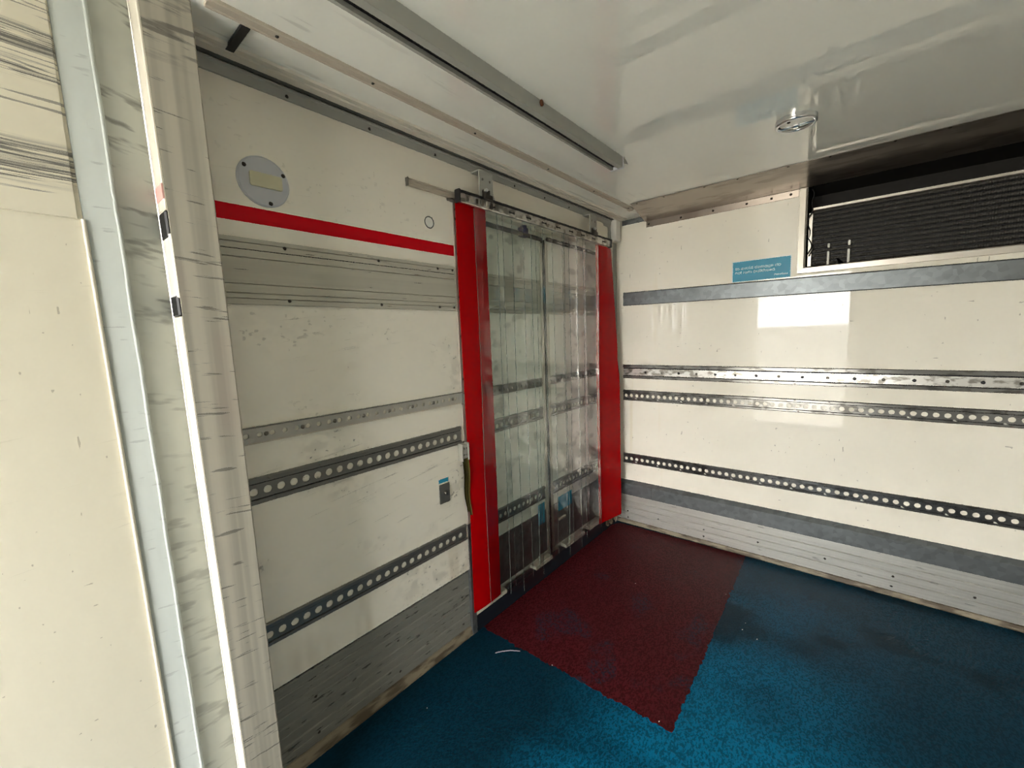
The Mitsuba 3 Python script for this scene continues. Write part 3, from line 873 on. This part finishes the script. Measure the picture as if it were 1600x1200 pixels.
t = thing('kick_panel', 'bright aluminium kick boards at the foot of the bulkhead', 'kick panel')
zs = [0.028, 0.088, 0.135, 0.180, 0.2375]
for a, b in zip(zs[:-1], zs[1:]):
    obj('board', on(MB, along([(a + 0.001, 0.0015), (a + 0.001, 0.006), (a + 0.003, 0.009), (b - 0.002, 0.009), (b - 0.001, 0.007), (b - 0.001, 0.0015)], 0.0, 2.44)), 'm_alu', t)
screws(t, MB, [(u, z, 0.0085) for u, z in ((0.09, 0.10), (0.09, 0.05), (0.33, 0.095), (0.65, 0.105), (0.65, 0.055), (0.98, 0.112), (1.327, 0.116), (1.626, 0.113), (1.622, 0.055), (1.929, 0.111), (2.2, 0.11))], dark=True)
struct('baseboard_front', on(MB, along([(0.0, 0.0), (0.0, 0.016), (0.006, 0.018), (0.026, 0.010), (0.028, 0.0)], 0.0, 2.44)), 'm_edging', 'worn beige sealing strip along the foot of the bulkhead')

# sticker
t = thing('warning_sticker', 'blue warning sticker with white lettering on the bulkhead beside the cooler', 'sticker')
obj('backing', on(MB, bx(0.789, 1.100, 1.778, 1.9045, 0.0, 0.0005)), 'm_print', t, label='pale border')
obj('field', on(MB, bx(0.793, 1.096, 1.782, 1.901, 0.0, 0.0009)), 'm_teal', t)


def words(txt, h, u, v, fit, name='lettering'):
    m = meshkit.text_mesh(txt, h, 0.0004, bold=True)
    w = m.bounds[1][0] - m.bounds[0][0]
    m.apply_translation((-m.bounds[0][0], 0, 0))
    m.apply_scale((fit / w, 1, 1))
    m.apply_translation((u, v, 0.0008))
    obj(name, on(MB, m), 'm_print', t, label='white lettering')


words('to avoid damage do', 0.0165, 0.806, 1.8520, 0.243)
words('not ram bulkhead', 0.0165, 0.806, 1.8275, 0.212)
words('Paneltex', 0.0105, 1.017, 1.7990, 0.068)

# top trim and deflector plate
t = thing('deflector_plate', 'dirty aluminium deflector plate screwed under the ceiling along the top of the bulkhead', 'plate')
ang = np.array([(-0.358, -0.272, H - 0.0025), (-0.345, -2.44, H - 0.0025), (-0.004, -2.44, 2.268), (-0.004, -0.225, 2.262)])
dn = ang - np.array([0, 0, 0.0012])
obj('sheet', hull(np.vstack([ang, dn])), 'm_plate', t)
for k in range(11):
    y = -0.29 - 0.2 * k + (0.01 if k % 2 else -0.02)
    place('screw', scr_d, at(MC, -0.343, -y, 0.004, 1.0), t)
obj('wall_flange', on(MB, bx(0.232, 1.125, 2.222, 2.262, 0.0, 0.004, 0.001)), 'm_plate', t, label='flange on the bulkhead')
screws(t, MB, [(0.25, 2.241, 0.004), (0.47, 2.241, 0.004), (0.67, 2.242, 0.004), (0.86, 2.242, 0.004), (0.99, 2.242, 0.004), (1.085, 2.243, 0.004)], dark=True, s=1.1)
struct('trim_4', on(MB, bx(0.05, 0.232, 2.266, 2.299, 0.0, 0.006, 0.001)), 'm_galv', 'grey trim along the top of the bulkhead in the corner')

# cooler (evaporator) in its opening
t = thing('evaporator', 'black finned evaporator coil in a metal frame, set in the top of the bulkhead', 'cooling unit')
D = 0.30
hs = cat(bx(1.150, 2.32, 1.80, 2.29, -D - 0.01, -D), bx(1.150, 1.160, 1.80, 2.29, -D, -0.03), bx(2.305, 2.32, 1.80, 2.29, -D, -0.03),
         bx(1.150, 2.32, 2.277, 2.29, -D, -0.03), bx(1.150, 2.32, 1.80, 1.813, -D, -0.03))
obj('housing', on(MB, hs), 'm_recess', t, label='dark housing')
obj('front_frame', on(MB, cat(hull([(1.128, 1.792, 0), (1.128, 2.258, 0), (1.166, 1.830, 0), (1.166, 2.258, 0), (1.130, 1.794, 0.010), (1.130, 2.258, 0.010), (1.158, 1.822, 0.012), (1.158, 2.258, 0.012), (1.166, 1.830, 0.004), (1.166, 2.258, 0.004)]))), 'm_frame', t, label='left frame bar')
obj('front_frame', on(MB, hull([(1.128, 1.792, 0), (2.40, 1.784, 0), (1.166, 1.826, 0), (2.40, 1.824, 0), (1.130, 1.794, 0.010), (2.40, 1.786, 0.010), (1.158, 1.820, 0.012), (2.40, 1.817, 0.012)])), 'm_frame', t, label='bottom frame bar')
XC = -0.045        # the coil stands a little behind the opening
obj('top_strip', on(MB, bx(1.186, 2.30, 2.140, 2.154, XC - 0.02, XC + 0.012, 0.001)), 'm_frame', t, label='pale top strip of the coil')
obj('end_plate', on(MB, cat(bx(1.172, 1.190, 1.832, 2.130, XC - 0.02, XC + 0.006, 0.001))), 'm_frame', t, label='pale end plate of the coil')
obj('backplate', on(MB, bx(1.19, 2.30, 1.83, 2.142, XC - 0.035, XC - 0.030)), 'm_black', t)
NT, pitch = 13, 0.0240
nr, seg = 126, 9
hh = np.linspace(0, 1.108, nr * 2 + 1)
rad = np.where(np.arange(nr * 2 + 1) % 2, 0.0092, 0.0068)
prof = [(0, 0)] + list(zip(rad, hh)) + [(0, 1.108)]
tb = lathe(prof, seg)
Pm = np.zeros((4, 4)); Pm[3, 3] = 1; Pm[0, 2] = 1; Pm[1, 0] = 1; Pm[2, 1] = 1
tb.apply_transform(Pm)
tbd = mikit.ply(on(MB, tb), 'm_coil', smooth=False)
for k in range(NT):
    place('finned_tube', tbd, np.array(M4((1, 0, 0), (0, 1, 0), (0, 0, 1), (-(XC - 0.012), -1.191, 1.843 + pitch * k))), t)
for u, v1 in ((1.262, 1.948), (1.352, 1.952)):
    obj('clip', on(MB, cat(bx(u, u + 0.011, 1.832, 1.905, XC - 0.01, XC + 0.004, 0.002), bx(u + 0.001, u + 0.012, 1.925, v1, XC - 0.01, XC + 0.004, 0.002))), 'm_white', t, label='white clip across the tubes')
lf = sheet(np.array([[(1.318, 1.832, XC + 0.004), (1.336, 1.834, XC + 0.006)], [(1.312, 1.846, XC + 0.010), (1.326, 1.846, XC + 0.010)], [(1.306, 1.860, XC + 0.006), (1.312, 1.862, XC + 0.007)]]))
lf2 = lf.copy(); lf2.apply_translation((0, 0, -0.001)); lf2.invert()
obj('bent_tag', on(MB, cat(lf, lf2)), 'm_light_grey', t, label='bent grey tag')
tt = np.linspace(0, 1, 40)
cab = np.stack([1.180 + 0.010 * np.sin(tt * 9) + 0.006 * np.sin(tt * 23), 2.26 - 0.37 * tt, XC + 0.012 + 0.01 * np.sin(tt * 6)], 1)
obj('cable', on(MB, tube(cab, 0.0035, 6)), 'm_cable', t, smooth=True, label='black cable')
cab2 = np.stack([1.172 + 0.018 * np.sin(tt * 3.14), 1.99 - 0.09 * tt, XC + 0.016 + 0.006 * np.sin(tt * 9)], 1)
obj('cable', on(MB, tube(cab2, 0.003, 6)), 'm_cable', t, smooth=True, label='black cable loop')

# ------------------------------------------------------------------ things on the floor
ch = hull([(-1.585, -0.190, 0), (-1.64, -0.225, 0), (-1.57, -0.262, 0), (-1.60, -0.20, 0.004), (-1.59, -0.24, 0.005), (-1.625, -0.222, 0.004)])
pth = [(-1.655, -0.175, 0.005), (-1.63, -0.195, 0.007), (-1.60, -0.225, 0.008), (-1.575, -0.262, 0.006)]
m = tube(pth, 0.0034, 6); m.vertices[:, 2] = np.maximum(m.vertices[:, 2] * 0.8, 0.001)
one('plastic_offcut', m, 'm_offcut', 'thin grey plastic offcut lying on the blue floor beside the dark red patch', 'offcut', smooth=True)
crumb = []
for k in range(12):
    x, y = rr.uniform(-2.4, -0.5), rr.uniform(-1.3, -0.15)
    c = trimesh.creation.icosphere(subdivisions=0, radius=0.0012 + 0.0012 * rr.random()); c.apply_translation((x, y, 0.002))
    crumb.append(c)
one('floor_crumbs', cat(*crumb), 'm_white', 'tiny white crumbs scattered over the floor', 'crumbs')
labels['floor_crumbs']['kind'] = 'stuff'
